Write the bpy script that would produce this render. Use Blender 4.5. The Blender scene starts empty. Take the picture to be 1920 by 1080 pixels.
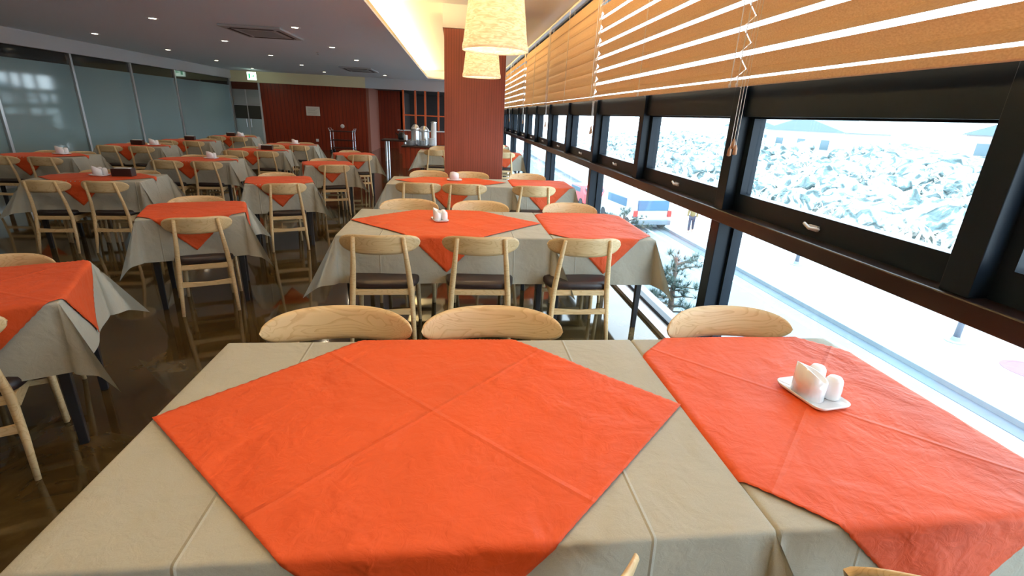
import bpy, bmesh, math, random
from mathutils import Vector, Matrix, noise
from math import sin, cos, pi, radians, sqrt, hypot, atan2, tan
random.seed(7)
S = bpy.context.scene
COL = S.collection

# ------------------------------------------------------------------ camera
F, PITCH, YAW, ROLL, HC = 905.0, 19.6, 7.1, 2.65, 1.58
cd = bpy.data.cameras.new('camera'); cam = bpy.data.objects.new('camera', cd); COL.objects.link(cam)
cd.sensor_fit = 'HORIZONTAL'; cd.sensor_width = 36.0; cd.lens = 36.0 * F / 1920.0
cd.clip_start = 0.03; cd.clip_end = 500
_y, _p, _r = radians(YAW), radians(PITCH), radians(ROLL)
_fw = Vector((sin(_y) * cos(_p), cos(_y) * cos(_p), -sin(_p)))
_rt = Vector((cos(_y), -sin(_y), 0)); _up = _rt.cross(_fw)
_R = _rt * cos(_r) + _up * sin(_r); _U = -_rt * sin(_r) + _up * cos(_r)
M3 = Matrix((_R, _U, -_fw)).transposed()
cam.matrix_world = Matrix.Translation((0, 0, HC)) @ M3.to_4x4()
S.camera = cam

# ------------------------------------------------------------------ world, exposure
w = bpy.data.worlds.new('sky'); S.world = w; w.use_nodes = True
wn = w.node_tree; wn.nodes.clear()
wo = wn.nodes.new('ShaderNodeOutputWorld'); wb = wn.nodes.new('ShaderNodeBackground')
wb.inputs[0].default_value = (0.78, 0.90, 1.0, 1); wb.inputs[1].default_value = 5.2
wn.links.new(wb.outputs[0], wo.inputs[0])
S.view_settings.view_transform = 'Standard'; S.view_settings.look = 'None'
S.view_settings.gamma = 1.0; S.view_settings.exposure = 0.74
S.view_settings.use_curve_mapping = False
S.cycles.use_denoising = True
S.cycles.max_bounces = 10; S.cycles.diffuse_bounces = 5; S.cycles.glossy_bounces = 4
S.cycles.transmission_bounces = 6; S.cycles.transparent_max_bounces = 12
S.cycles.sample_clamp_indirect = 4.0
S.cycles.caustics_reflective = False; S.cycles.caustics_refractive = False

DOWN_W, PEND_W, COVE_W = 3.8, 14.0, 30.0      # lamp powers

# ------------------------------------------------------------------ materials
def newmat(name):
    m = bpy.data.materials.new(name); m.use_nodes = True
    nt = m.node_tree; b = nt.nodes['Principled BSDF']
    return m, nt, b
def setc(b, k, v):
    b.inputs[k].default_value = v
def simple(name, col, rough=0.5, metal=0.0, spec=0.5, emit=None, es=0.0, var=0.0, vscale=6.0):
    m, nt, b = newmat(name)
    setc(b, 'Base Color', (*col, 1)); setc(b, 'Roughness', rough); setc(b, 'Metallic', metal)
    setc(b, 'Specular IOR Level', spec)
    if emit: setc(b, 'Emission Color', (*emit, 1)); setc(b, 'Emission Strength', es)
    if var > 0:
        tc = nt.nodes.new('ShaderNodeTexCoord'); n = nt.nodes.new('ShaderNodeTexNoise')
        n.inputs['Scale'].default_value = vscale; n.inputs['Detail'].default_value = 4
        nt.links.new(tc.outputs['Object'], n.inputs['Vector'])
        mx = nt.nodes.new('ShaderNodeMixRGB'); mx.blend_type = 'MIX'
        mx.inputs[1].default_value = (*[c * (1 - var) for c in col], 1)
        mx.inputs[2].default_value = (*[min(1, c * (1 + var)) for c in col], 1)
        nt.links.new(n.outputs['Fac'], mx.inputs[0]); nt.links.new(mx.outputs[0], b.inputs['Base Color'])
    return m
def N(nt, t, **kw):
    n = nt.nodes.new(t)
    for k, v in kw.items():
        if k in n.inputs: n.inputs[k].default_value = v
        else: setattr(n, k, v)
    return n
def mth(nt, op, a, b=None, c=None):
    n = nt.nodes.new('ShaderNodeMath'); n.operation = op
    for i, x in enumerate((a, b, c)):
        if x is None: continue
        if isinstance(x, (int, float)): n.inputs[i].default_value = x
        else: nt.links.new(x, n.inputs[i])
    return n.outputs[0]
def ramp(nt, fac, stops):
    r = nt.nodes.new('ShaderNodeValToRGB')
    el = r.color_ramp.elements
    while len(el) < len(stops): el.new(0.5)
    for e, (p, c) in zip(el, stops): e.position = p; e.color = (*c, 1)
    nt.links.new(fac, r.inputs[0]); return r.outputs[0]

def cloth_mat(name, col, rough, crease, wr=0.0022, weave=True, sheen=0.2, cw=0.006, ch=0.004):
    """fabric; creases = list of ('x'|'y', position in metres) read from the cloth's own flat uv."""
    m, nt, b = newmat(name)
    setc(b, 'Roughness', rough); setc(b, 'Specular IOR Level', 0.4)
    setc(b, 'Sheen Weight', sheen); setc(b, 'Sheen Tint', (*col, 1))
    uv = N(nt, 'ShaderNodeUVMap'); sp = N(nt, 'ShaderNodeSeparateXYZ'); nt.links.new(uv.outputs[0], sp.inputs[0])
    n1 = N(nt, 'ShaderNodeTexNoise', Scale=5.5, Detail=3.0, Roughness=0.5, Distortion=0.6)
    nt.links.new(uv.outputs[0], n1.inputs['Vector'])
    n2 = N(nt, 'ShaderNodeTexNoise', Scale=26.0, Detail=3.0, Roughness=0.6, Distortion=1.2)
    nt.links.new(uv.outputs[0], n2.inputs['Vector'])
    h = mth(nt, 'MULTIPLY', n1.outputs['Fac'], wr * 7)
    h = mth(nt, 'ADD', h, mth(nt, 'MULTIPLY', n2.outputs['Fac'], wr * 0.9))
    for ax, pos in crease:
        d = mth(nt, 'ABSOLUTE', mth(nt, 'SUBTRACT', sp.outputs[0 if ax == 'x' else 1], pos))
        k = mth(nt, 'MAXIMUM', mth(nt, 'SUBTRACT', 1.0, mth(nt, 'DIVIDE', d, cw)), 0.0)
        h = mth(nt, 'ADD', h, mth(nt, 'MULTIPLY', k, ch))
    bp = N(nt, 'ShaderNodeBump', Strength=0.8, Distance=1.0); nt.links.new(h, bp.inputs['Height'])
    nt.links.new(bp.outputs[0], b.inputs['Normal'])
    n3 = N(nt, 'ShaderNodeTexNoise', Scale=340.0, Detail=2.0); nt.links.new(uv.outputs[0], n3.inputs['Vector'])
    n4 = N(nt, 'ShaderNodeTexNoise', Scale=3.0, Detail=3.0); nt.links.new(uv.outputs[0], n4.inputs['Vector'])
    f = mth(nt, 'ADD', mth(nt, 'MULTIPLY', n3.outputs['Fac'], 0.5 if weave else 0.15), mth(nt, 'MULTIPLY', n4.outputs['Fac'], 0.5))
    c = ramp(nt, f, [(0.25, tuple(x * 0.86 for x in col)), (0.7, tuple(min(1, x * 1.1) for x in col))])
    nt.links.new(c, b.inputs['Base Color'])
    return m
def wood_mat(name, c1, c2, scale=1.0, rough=0.42):
    m, nt, b = newmat(name); setc(b, 'Roughness', rough)
    tc = N(nt, 'ShaderNodeTexCoord'); oi = N(nt, 'ShaderNodeObjectInfo')
    mp = N(nt, 'ShaderNodeMapping'); mp.inputs['Scale'].default_value = (1.6 * scale, 9 * scale, 9 * scale)
    off = mth(nt, 'MULTIPLY', oi.outputs['Random'], 9.0)
    cb = N(nt, 'ShaderNodeCombineXYZ'); nt.links.new(off, cb.inputs[0]); nt.links.new(off, cb.inputs[2])
    nt.links.new(cb.outputs[0], mp.inputs['Location']); nt.links.new(tc.outputs['Object'], mp.inputs['Vector'])
    n = N(nt, 'ShaderNodeTexNoise', Scale=1.3, Detail=2.0, Roughness=0.45, Distortion=0.5)
    nt.links.new(mp.outputs[0], n.inputs['Vector'])
    rings = mth(nt, 'FRACT', mth(nt, 'MULTIPLY', n.outputs['Fac'], 15.0))
    n2 = N(nt, 'ShaderNodeTexNoise', Scale=14.0, Detail=4.0); nt.links.new(mp.outputs[0], n2.inputs['Vector'])
    f = mth(nt, 'ADD', mth(nt, 'MULTIPLY', rings, 0.75), mth(nt, 'MULTIPLY', n2.outputs['Fac'], 0.25))
    c = ramp(nt, f, [(0.0, c1), (0.62, c1), (0.86, c2), (0.95, c1)])
    nt.links.new(c, b.inputs['Base Color'])
    return m

ORANGE = (0.69, 0.084, 0.014)
BEIGE = (0.375, 0.36, 0.30)
M = {}
M['wood'] = wood_mat('ash_wood', (0.66, 0.475, 0.25), (0.54, 0.35, 0.165))
M['leather'] = simple('dark_seat_leather', (0.022, 0.012, 0.012), 0.42, var=0.2)
M['black'] = simple('black_metal', (0.012, 0.013, 0.017), 0.4)
M['tabletop'] = simple('dark_board', (0.05, 0.035, 0.03), 0.5, var=0.2)
M['linen'] = cloth_mat('linen_tablecloth', BEIGE, 0.8, [('x', -0.47), ('x', 0.49), ('y', 0.0)])
M['linen_small'] = cloth_mat('linen_tablecloth_small', BEIGE, 0.8, [('x', -0.22), ('y', 0.12)])
M['orange'] = cloth_mat('orange_cloth', ORANGE, 0.62, [('x', 0.0), ('y', 0.0)], wr=0.0036, weave=False, sheen=0.08, ch=0.0035, cw=0.012)
M['ceramic'] = simple('white_ceramic', (0.86, 0.86, 0.88), 0.12)
M['darkbox'] = simple('dark_wooden_box', (0.035, 0.012, 0.010), 0.35, var=0.2)
M['ceil'] = simple('painted_ceiling', (0.86, 0.88, 0.92), 0.9, var=0.02, vscale=0.6)
M['ceil_hi'] = simple('painted_upper_ceiling', (0.76, 0.80, 0.84), 0.9)
M['soffit'] = simple('cream_soffit_warm_lit', (0.92, 0.76, 0.48), 0.8)  # cream paint, with the warm light on the far header put into its colour
M['header'] = simple('light_header_paint', (0.66, 0.63, 0.64), 0.8)
M['alu'] = simple('brushed_aluminium', (0.55, 0.53, 0.52), 0.3, metal=0.9)
M['winframe'] = simple('dark_anodised_frame', (0.006, 0.011, 0.019), 0.34, spec=0.18)
M['winrail'] = simple('dark_brown_rail', (0.016, 0.009, 0.009), 0.30, spec=0.3)
M['cord'] = simple('white_cord', (0.85, 0.82, 0.78), 0.7)
M['tassel'] = simple('wooden_tassel', (0.42, 0.22, 0.12), 0.5)
M['chrome'] = simple('chrome', (0.85, 0.85, 0.86), 0.12, metal=1.0)
M['white'] = simple('white_plastic', (0.82, 0.82, 0.84), 0.4)
M['paper'] = simple('paper', (0.75, 0.66, 0.58), 0.8)
M['steel'] = simple('steel', (0.74, 0.75, 0.78), 0.28, metal=0.85)
M['orangewood'] = simple('orange_lacquered_wood', (0.60, 0.10, 0.02), 0.4, var=0.15)
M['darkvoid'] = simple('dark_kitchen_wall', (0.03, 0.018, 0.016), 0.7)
M['stone'] = simple('pale_window_sill', (0.62, 0.62, 0.64), 0.3)

def floor_mat():
    m, nt, b = newmat('polished_brown_floor')
    tc = N(nt, 'ShaderNodeTexCoord')
    n = N(nt, 'ShaderNodeTexNoise', Scale=2.2, Detail=6.0, Roughness=0.6, Distortion=0.8); nt.links.new(tc.outputs['Object'], n.inputs['Vector'])
    c = ramp(nt, n.outputs['Fac'], [(0.3, (0.026, 0.015, 0.005)), (0.52, (0.060, 0.038, 0.014)), (0.72, (0.115, 0.076, 0.032))])
    nt.links.new(c, b.inputs['Base Color'])
    n2 = N(nt, 'ShaderNodeTexNoise', Scale=7.0, Detail=5.0); nt.links.new(tc.outputs['Object'], n2.inputs['Vector'])
    mr = N(nt, 'ShaderNodeMapRange'); mr.inputs[3].default_value = 0.03; mr.inputs[4].default_value = 0.085
    nt.links.new(n2.outputs['Fac'], mr.inputs[0]); nt.links.new(mr.outputs[0], b.inputs['Roughness'])
    setc(b, 'Specular IOR Level', 0.55)
    return m
M['floor'] = floor_mat()
def panel_mat(name, c1, c2, pitch=0.05, ax=0):
    """vertical grooved board cladding"""
    m, nt, b = newmat(name); setc(b, 'Roughness', 0.45)
    tc = N(nt, 'ShaderNodeTexCoord'); sp = N(nt, 'ShaderNodeSeparateXYZ'); nt.links.new(tc.outputs['Object'], sp.inputs[0])
    fx = mth(nt, 'FRACT', mth(nt, 'DIVIDE', sp.outputs[ax], pitch))
    g = mth(nt, 'GREATER_THAN', fx, 0.12)
    n = N(nt, 'ShaderNodeTexNoise', Scale=3.0, Detail=4.0)
    mp = N(nt, 'ShaderNodeMapping'); mp.inputs['Scale'].default_value = (6, 6, 0.5)
    nt.links.new(tc.outputs['Object'], mp.inputs[0]); nt.links.new(mp.outputs[0], n.inputs['Vector'])
    c = ramp(nt, n.outputs['Fac'], [(0.3, c1), (0.7, c2)])
    mx = N(nt, 'ShaderNodeMixRGB'); mx.inputs[1].default_value = (*[x * 0.45 for x in c1], 1)
    nt.links.new(g, mx.inputs[0]); nt.links.new(c, mx.inputs[2]); nt.links.new(mx.outputs[0], b.inputs['Base Color'])
    bp = N(nt, 'ShaderNodeBump', Strength=0.5, Distance=0.006); nt.links.new(g, bp.inputs['Height']); nt.links.new(bp.outputs[0], b.inputs['Normal'])
    return m
M['redpanel'] = panel_mat('red_brown_panelling', (0.20, 0.018, 0.002), (0.26, 0.026, 0.003), 0.14)
M['column'] = panel_mat('column_cladding', (0.22, 0.046, 0.026), (0.265, 0.058, 0.034), 0.036)

def clear_glass():
    m = bpy.data.materials.new('window_glass'); m.use_nodes = True; nt = m.node_tree; nt.nodes.clear()
    o = N(nt, 'ShaderNodeOutputMaterial'); t = N(nt, 'ShaderNodeBsdfTransparent'); g = N(nt, 'ShaderNodeBsdfGlossy')
    t.inputs[0].default_value = (0.93, 0.97, 0.98, 1); g.inputs['Roughness'].default_value = 0.02
    lw = N(nt, 'ShaderNodeLayerWeight', Blend=0.5); mx = N(nt, 'ShaderNodeMixShader')
    f = mth(nt, 'ADD', mth(nt, 'MULTIPLY', mth(nt, 'POWER', lw.outputs['Facing'], 5.0), 0.5), 0.03)
    nt.links.new(f, mx.inputs[0]); nt.links.new(t.outputs[0], mx.inputs[1]); nt.links.new(g.outputs[0], mx.inputs[2])
    nt.links.new(mx.outputs[0], o.inputs[0]); return m
M['glass'] = clear_glass()
def partition_glass():
    """frosted film from the floor to 2.16 m, clear dark glass above; glossy front"""
    m, nt, b = newmat('frosted_partition_glass')
    tc = N(nt, 'ShaderNodeTexCoord'); sp = N(nt, 'ShaderNodeSeparateXYZ'); nt.links.new(tc.outputs['Object'], sp.inputs[0])
    g = mth(nt, 'GREATER_THAN', sp.outputs[2], 2.20)
    mx = N(nt, 'ShaderNodeMixRGB'); mx.inputs[1].default_value = (0.24, 0.34, 0.36, 1); mx.inputs[2].default_value = (0.02, 0.022, 0.02, 1)
    nt.links.new(g, mx.inputs[0]); nt.links.new(mx.outputs[0], b.inputs['Base Color'])
    setc(b, 'Roughness', 0.06); setc(b, 'Specular IOR Level', 0.7)
    return m
M['frost'] = partition_glass()
def fabric_blind():
    m = bpy.data.materials.new('woven_blind_slats'); m.use_nodes = True; nt = m.node_tree; b = nt.nodes['Principled BSDF']
    tc = N(nt, 'ShaderNodeTexCoord'); n = N(nt, 'ShaderNodeTexNoise', Scale=60.0, Detail=3.0)
    mp = N(nt, 'ShaderNodeMapping'); mp.inputs['Scale'].default_value = (3, 1.6, 3)
    nt.links.new(tc.outputs['Object'], mp.inputs[0]); nt.links.new(mp.outputs[0], n.inputs['Vector'])
    c = ramp(nt, n.outputs['Fac'], [(0.3, (0.68, 0.45, 0.26)), (0.7, (0.84, 0.62, 0.39))])
    nt.links.new(c, b.inputs['Base Color']); b.inputs['Roughness'].default_value = 0.7
    tr = N(nt, 'ShaderNodeBsdfTranslucent'); nt.links.new(c, tr.inputs[0])
    mx = N(nt, 'ShaderNodeMixShader'); mx.inputs[0].default_value = 0.28
    nt.links.new(b.outputs[0], mx.inputs[1]); nt.links.new(tr.outputs[0], mx.inputs[2])
    nt.links.new(mx.outputs[0], nt.nodes['Material Output'].inputs[0]); return m
M['blind'] = fabric_blind()
def shade_mat():
    m = bpy.data.materials.new('woven_paper_shade'); m.use_nodes = True; nt = m.node_tree; b = nt.nodes['Principled BSDF']
    tc = N(nt, 'ShaderNodeTexCoord')
    w1 = N(nt, 'ShaderNodeTexNoise', Scale=9.0, Detail=5.0, Distortion=2.5)
    mp = N(nt, 'ShaderNodeMapping'); mp.inputs['Scale'].default_value = (1, 1, 4.5); mp.inputs['Rotation'].default_value = (0.35, 0.35, 0)
    nt.links.new(tc.outputs['Object'], mp.inputs[0]); nt.links.new(mp.outputs[0], w1.inputs['Vector'])
    c = ramp(nt, w1.outputs['Fac'], [(0.35, (0.72, 0.56, 0.36)), (0.6, (0.92, 0.84, 0.68))])
    nt.links.new(c, b.inputs['Base Color']); b.inputs['Roughness'].default_value = 0.8
    bp = N(nt, 'ShaderNodeBump', Strength=0.6, Distance=0.006); nt.links.new(w1.outputs['Fac'], bp.inputs['Height']); nt.links.new(bp.outputs[0], b.inputs['Normal'])
    nt.links.new(ramp(nt, w1.outputs['Fac'], [(0.3, (0.85, 0.62, 0.34)), (0.65, (1.0, 0.86, 0.60))]), b.inputs['Emission Color']); b.inputs['Emission Strength'].default_value = 0.30  # self-glow added to the paper, standing in for bulb light through it
    tr = N(nt, 'ShaderNodeBsdfTranslucent'); nt.links.new(c, tr.inputs[0])
    mx = N(nt, 'ShaderNodeMixShader'); mx.inputs[0].default_value = 0.5
    nt.links.new(b.outputs[0], mx.inputs[1]); nt.links.new(tr.outputs[0], mx.inputs[2])
    nt.links.new(mx.outputs[0], nt.nodes['Material Output'].inputs[0]); return m
M['shade'] = shade_mat()
M['lamp_on'] = simple('lit_downlight', (1, 0.9, 0.7), 0.5, emit=(1.0, 0.86, 0.62), es=14.0)
M['bulb_on'] = simple('lit_bulb', (1, 0.9, 0.7), 0.5, emit=(1.0, 0.84, 0.60), es=140.0)
M['strip_on'] = simple('lit_cove_tube', (1, 0.8, 0.4), 0.5, emit=(1.0, 0.66, 0.26), es=200.0)
M['exit_on'] = simple('lit_exit_sign', (0.8, 1, 0.85), 0.5, emit=(0.75, 1.0, 0.85), es=1.6)
M['green'] = simple('green_symbol', (0.02, 0.30, 0.12), 0.5, emit=(0.03, 0.5, 0.2), es=0.8)

# ------------------------------------------------------------------ mesh helpers
class MB:
    def __init__(s): s.v = []; s.f = []; s.uv = None
    def box(s, x0, x1, y0, y1, z0, z1, R=None):
        n = len(s.v)
        P = [(x0, y0, z0), (x1, y0, z0), (x1, y1, z0), (x0, y1, z0), (x0, y0, z1), (x1, y0, z1), (x1, y1, z1), (x0, y1, z1)]
        if R: P = [tuple(R @ Vector(p)) for p in P]
        s.v += P
        s.f += [tuple(n + i for i in q) for q in ((0, 3, 2, 1), (4, 5, 6, 7), (0, 1, 5, 4), (1, 2, 6, 5), (2, 3, 7, 6), (3, 0, 4, 7))]
        return s
    def tube(s, pts, rad, n=10, cap=True, sq=None):
        """pts list of Vector, rad list; sq = (rx, ry) ratio"""
        pts = [Vector(p) for p in pts]
        if isinstance(rad, (int, float)): rad = [rad] * len(pts)
        rings = []
        ref = None
        for i, p in enumerate(pts):
            t = (pts[min(i + 1, len(pts) - 1)] - pts[max(i - 1, 0)]).normalized()
            if ref is None: ref = Vector((0, 1, 0)) if abs(t.y) < 0.9 else Vector((1, 0, 0))
            a = t.cross(ref).normalized(); b = a.cross(t).normalized()
            r = rad[i]; k = len(s.v)
            for j in range(n):
                q = 2 * pi * j / n
                e = (r, r) if not sq else (r * sq[0], r * sq[1])
                s.v.append(tuple(p + a * cos(q) * e[0] + b * sin(q) * e[1]))
            rings.append(k)
        for a_, b_ in zip(rings, rings[1:]):
            for j in range(n):
                s.f.append((a_ + j, a_ + (j + 1) % n, b_ + (j + 1) % n, b_ + j))
        if cap:
            s.f.append(tuple(rings[0] + j for j in reversed(range(n)))); s.f.append(tuple(rings[-1] + j for j in range(n)))
        return s
    def lathe(s, prof, cx=0, cy=0, n=28, sx=1, sy=1, cap0=True, cap1=True):
        rings = []
        for r, z in prof:
            k = len(s.v); rings.append(k)
            for j in range(n):
                a = 2 * pi * j / n; s.v.append((cx + r * cos(a) * sx, cy + r * sin(a) * sy, z))
        for a_, b_ in zip(rings, rings[1:]):
            for j in range(n): s.f.append((a_ + j, a_ + (j + 1) % n, b_ + (j + 1) % n, b_ + j))
        if cap0: s.f.append(tuple(rings[0] + j for j in reversed(range(n))))
        if cap1: s.f.append(tuple(rings[-1] + j for j in range(n)))
        return s
    def prism(s, poly, axis, a0, a1):
        """poly = 2D outline (ccw) in the two other axes; extruded along axis from a0 to a1"""
        n = len(poly); k = len(s.v)
        def P(p, a):
            if axis == 'x': return (a, p[0], p[1])
            if axis == 'y': return (p[0], a, p[1])
            return (p[0], p[1], a)
        s.v += [P(p, a0) for p in poly] + [P(p, a1) for p in poly]
        s.f.append(tuple(k + i for i in reversed(range(n)))); s.f.append(tuple(k + n + i for i in range(n)))
        for i in range(n): s.f.append((k + i, k + (i + 1) % n, k + n + (i + 1) % n, k + n + i))
        return s
    def grid(s, fn, nu, nv, uvfn=None):
        k = len(s.v)
        for j in range(nv + 1):
            for i in range(nu + 1): s.v.append(tuple(fn(i / nu, j / nv)))
        for j in range(nv):
            for i in range(nu):
                a = k + j * (nu + 1) + i; s.f.append((a, a + 1, a + nu + 2, a + nu + 1))
        if uvfn:
            s.uv = [uvfn((i) / nu, (j) / nv) for j in range(nv + 1) for i in range(nu + 1)]
        return s
    def mesh(s, name, mat, smooth=False, fixn=True):
        me = bpy.data.meshes.new(name); me.from_pydata(s.v, [], s.f); me.update()
        if s.uv:
            ul = me.uv_layers.new(name='UVMap')
            for lp in me.loops: ul.data[lp.index].uv = s.uv[lp.vertex_index]
        if fixn:
            bm = bmesh.new(); bm.from_mesh(me); bmesh.ops.recalc_face_normals(bm, faces=bm.faces); bm.to_mesh(me); bm.free()
        if mat: me.materials.append(mat)
        if smooth:
            for p in me.polygons: p.use_smooth = True
        return me
    def build(s, name, mat, parent=None, smooth=False, bevel=0, seg=2, solid=0, loc=None, auto=False):
        o = bpy.data.objects.new(name, s.mesh(name, mat, smooth)); COL.objects.link(o)
        if parent: o.parent = parent
        if loc: o.location = loc
        if solid:
            md = o.modifiers.new('solid', 'SOLIDIFY'); md.thickness = solid; md.offset = 1
        if bevel:
            md = o.modifiers.new('bevel', 'BEVEL'); md.width = bevel; md.segments = seg; md.limit_method = 'ANGLE'
        return o
def tag(o, label=None, cat=None, group=None, kind=None):
    if label: o['label'] = label
    if cat: o['category'] = cat
    if group: o['group'] = group
    if kind: o['kind'] = kind
    return o
def empty(name, loc=(0, 0, 0), rz=0, label=None, cat=None, group=None):
    o = bpy.data.objects.new(name, None); COL.objects.link(o); o.empty_display_size = 0.1
    o.location = loc; o.rotation_euler = (0, 0, rz); return tag(o, label, cat, group)
KIDS = {}
def copy_tree(o):
    def rec(x, p):
        c = x.copy(); COL.objects.link(c)
        if p: c.parent = p
        for ch in list(x.children): rec(ch, c)
        return c
    return rec(o, None)
def struct(name, mb, mat, **k):
    return tag(mb.build(name, mat, **k), kind='structure')

# ------------------------------------------------------------------ room
Y0, YB = -1.7, 20.3        # rear wall (unseen, pulled in to cut light from behind the camera), far wall
XL, XW = -8.3, 1.62        # glass partition, inner face of the window mullions
ZL, ZH = 2.71, 2.97        # low ceiling, raised ceiling beside the windows
XC = -1.02                 # edge of the low ceiling
struct('floor', MB().box(XL - 1.6, XW + 0.16, Y0, YB + 6, -0.12, 0.0), M['floor'])
struct('ceiling', MB().box(XL - 1.6, XC - 0.34, Y0, YB, ZL, ZL + 0.04).box(XC - 0.34, XC, Y0, YB - 1.2, ZL, ZL + 0.03)
       .box(XC - 0.34, 0, YB - 1.2, YB, ZL, ZL + 0.04), M['ceil'])
struct('ceiling', MB().box(XC - 0.38, XW + 0.30, Y0, YB, ZH, ZH + 0.06), M['ceil_hi'])
struct('trim_1', MB().box(XC - 0.02, XC, Y0, YB - 1.2, ZL + 0.03, ZL + 0.075), M['soffit'])          # cove lip
struct('trim_2', MB().box(XC - 0.40, XC - 0.37, Y0, YB, ZL + 0.04, ZH), M['ceil_hi'])                # back of the cove
struct('trim_3', MB().box(XC - 0.34, XW + 0.3, YB - 1.22, YB - 1.19, ZL - 0.0, ZH), M['header'])        # end of the raised ceiling
# far wall: panelled part, header, recess
struct('wall_far', MB().box(-7.25, -3.42, YB, YB + 0.12, 0, 2.36), M['redpanel'])
struct('wall_far_return', MB().box(-3.42, -3.32, YB, YB + 2.4, 0, 2.36), simple('pale_brown_wall_end', (0.30, 0.10, 0.065), 0.5))
struct('wall_recess', MB().box(-3.32, -2.3, YB + 2.4, YB + 2.5, 0, 2.36), M['redpanel'])
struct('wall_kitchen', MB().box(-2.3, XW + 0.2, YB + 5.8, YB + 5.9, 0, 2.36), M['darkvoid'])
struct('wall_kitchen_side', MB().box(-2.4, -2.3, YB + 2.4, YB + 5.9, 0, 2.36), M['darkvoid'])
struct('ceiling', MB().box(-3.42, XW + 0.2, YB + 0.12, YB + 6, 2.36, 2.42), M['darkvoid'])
struct('trim_4', MB().box(XL, -3.42, YB - 0.06, YB + 0.02, 2.33, ZL), M['soffit'])
struct('trim_5', MB().box(-3.42, XW + 0.1, YB - 0.06, YB + 0.12, 2.33, ZL), M['header'])
struct('trim_6', MB().box(XL - 0.02, XL + 0.10, Y0, YB, 2.43, ZL), M['header'])                        # header over the partition
struct('wall_back', MB().box(XL - 1.6, XW + 0.2, Y0 - 0.1, Y0, 0, ZH), simple('rear_wall_paint', (0.55, 0.45, 0.36), 0.8))  # unseen; set close so less light reaches the near cloth from behind
struct('wall_corridor', MB().box(XL - 1.6, XL - 1.5, Y0, YB + 0.1, 0, ZL), M['darkvoid'])
struct('wall_far_left', MB().box(XL - 1.6, XL, YB, YB + 0.1, 0, ZL), M['darkvoid'])
# glass partition
ps = [12.43 + 2.06 * k for k in range(-6, 4)]
ps[-1] = YB - 0.04
wl = struct('wall_left', MB().box(XL - 0.012, XL, Y0, YB, 0.0, 2.43), M['frost'])
for i, y in enumerate(ps):
    struct('trim_%d' % (10 + i), MB().box(XL - 0.03, XL + 0.045, y - 0.03, y + 0.03, 0.0, 2.43), M['alu'], bevel=0.004)
struct('baseboard_left', MB().box(XL - 0.03, XL + 0.03, Y0, YB, 0, 0.10), M['alu'])
# column and the boxed beam on it
struct('trim_7', MB().box(-0.17, 0.70, 7.5, 8.2, 0, 2.68), M['column'], bevel=0.004)
struct('trim_8', MB().box(-0.19, 0.74, 7.48, 8.22, 2.68, ZH), M['header'])
# white and dark panelled door beside the far wall
dr = empty('door_1', ((XL - 7.25) / 2, YB, 0)); tag(dr, kind='structure')
mb = MB().box(-0.52, 0.52, 0.0, 0.05, 0, 2.33); mb.build('door_frame', M['header'], dr)
for sx in (-1, 1):
    a, b = (-0.46, -0.02) if sx < 0 else (0.02, 0.46)
    MB().box(a, b, -0.02, 0.0, 0.05, 1.05).build('lower_panel', simple('pale_lower_panel', (0.42, 0.50, 0.52), 0.4), dr)
    MB().box(a, b, -0.02, 0.0, 1.05, 1.52).build('middle_panel', simple('dark_olive_panel', (0.045, 0.04, 0.03), 0.4), dr)
    MB().box(a, b, -0.02, 0.0, 1.54, 2.08).build('upper_panel', simple('grey_upper_panel', (0.36, 0.35, 0.34), 0.4), dr)
MB().box(-0.46, 0.46, -0.02, 0.0, 2.08, 2.33).build('top_panel', simple('red_brown_top_panel', (0.12, 0.025, 0.01), 0.4), dr)
for x in (-0.08, 0.08):
    MB().tube([(x, -0.05, 0.75), (x, -0.05, 1.05)], 0.012).build('door_handle', M['steel'], dr)

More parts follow.
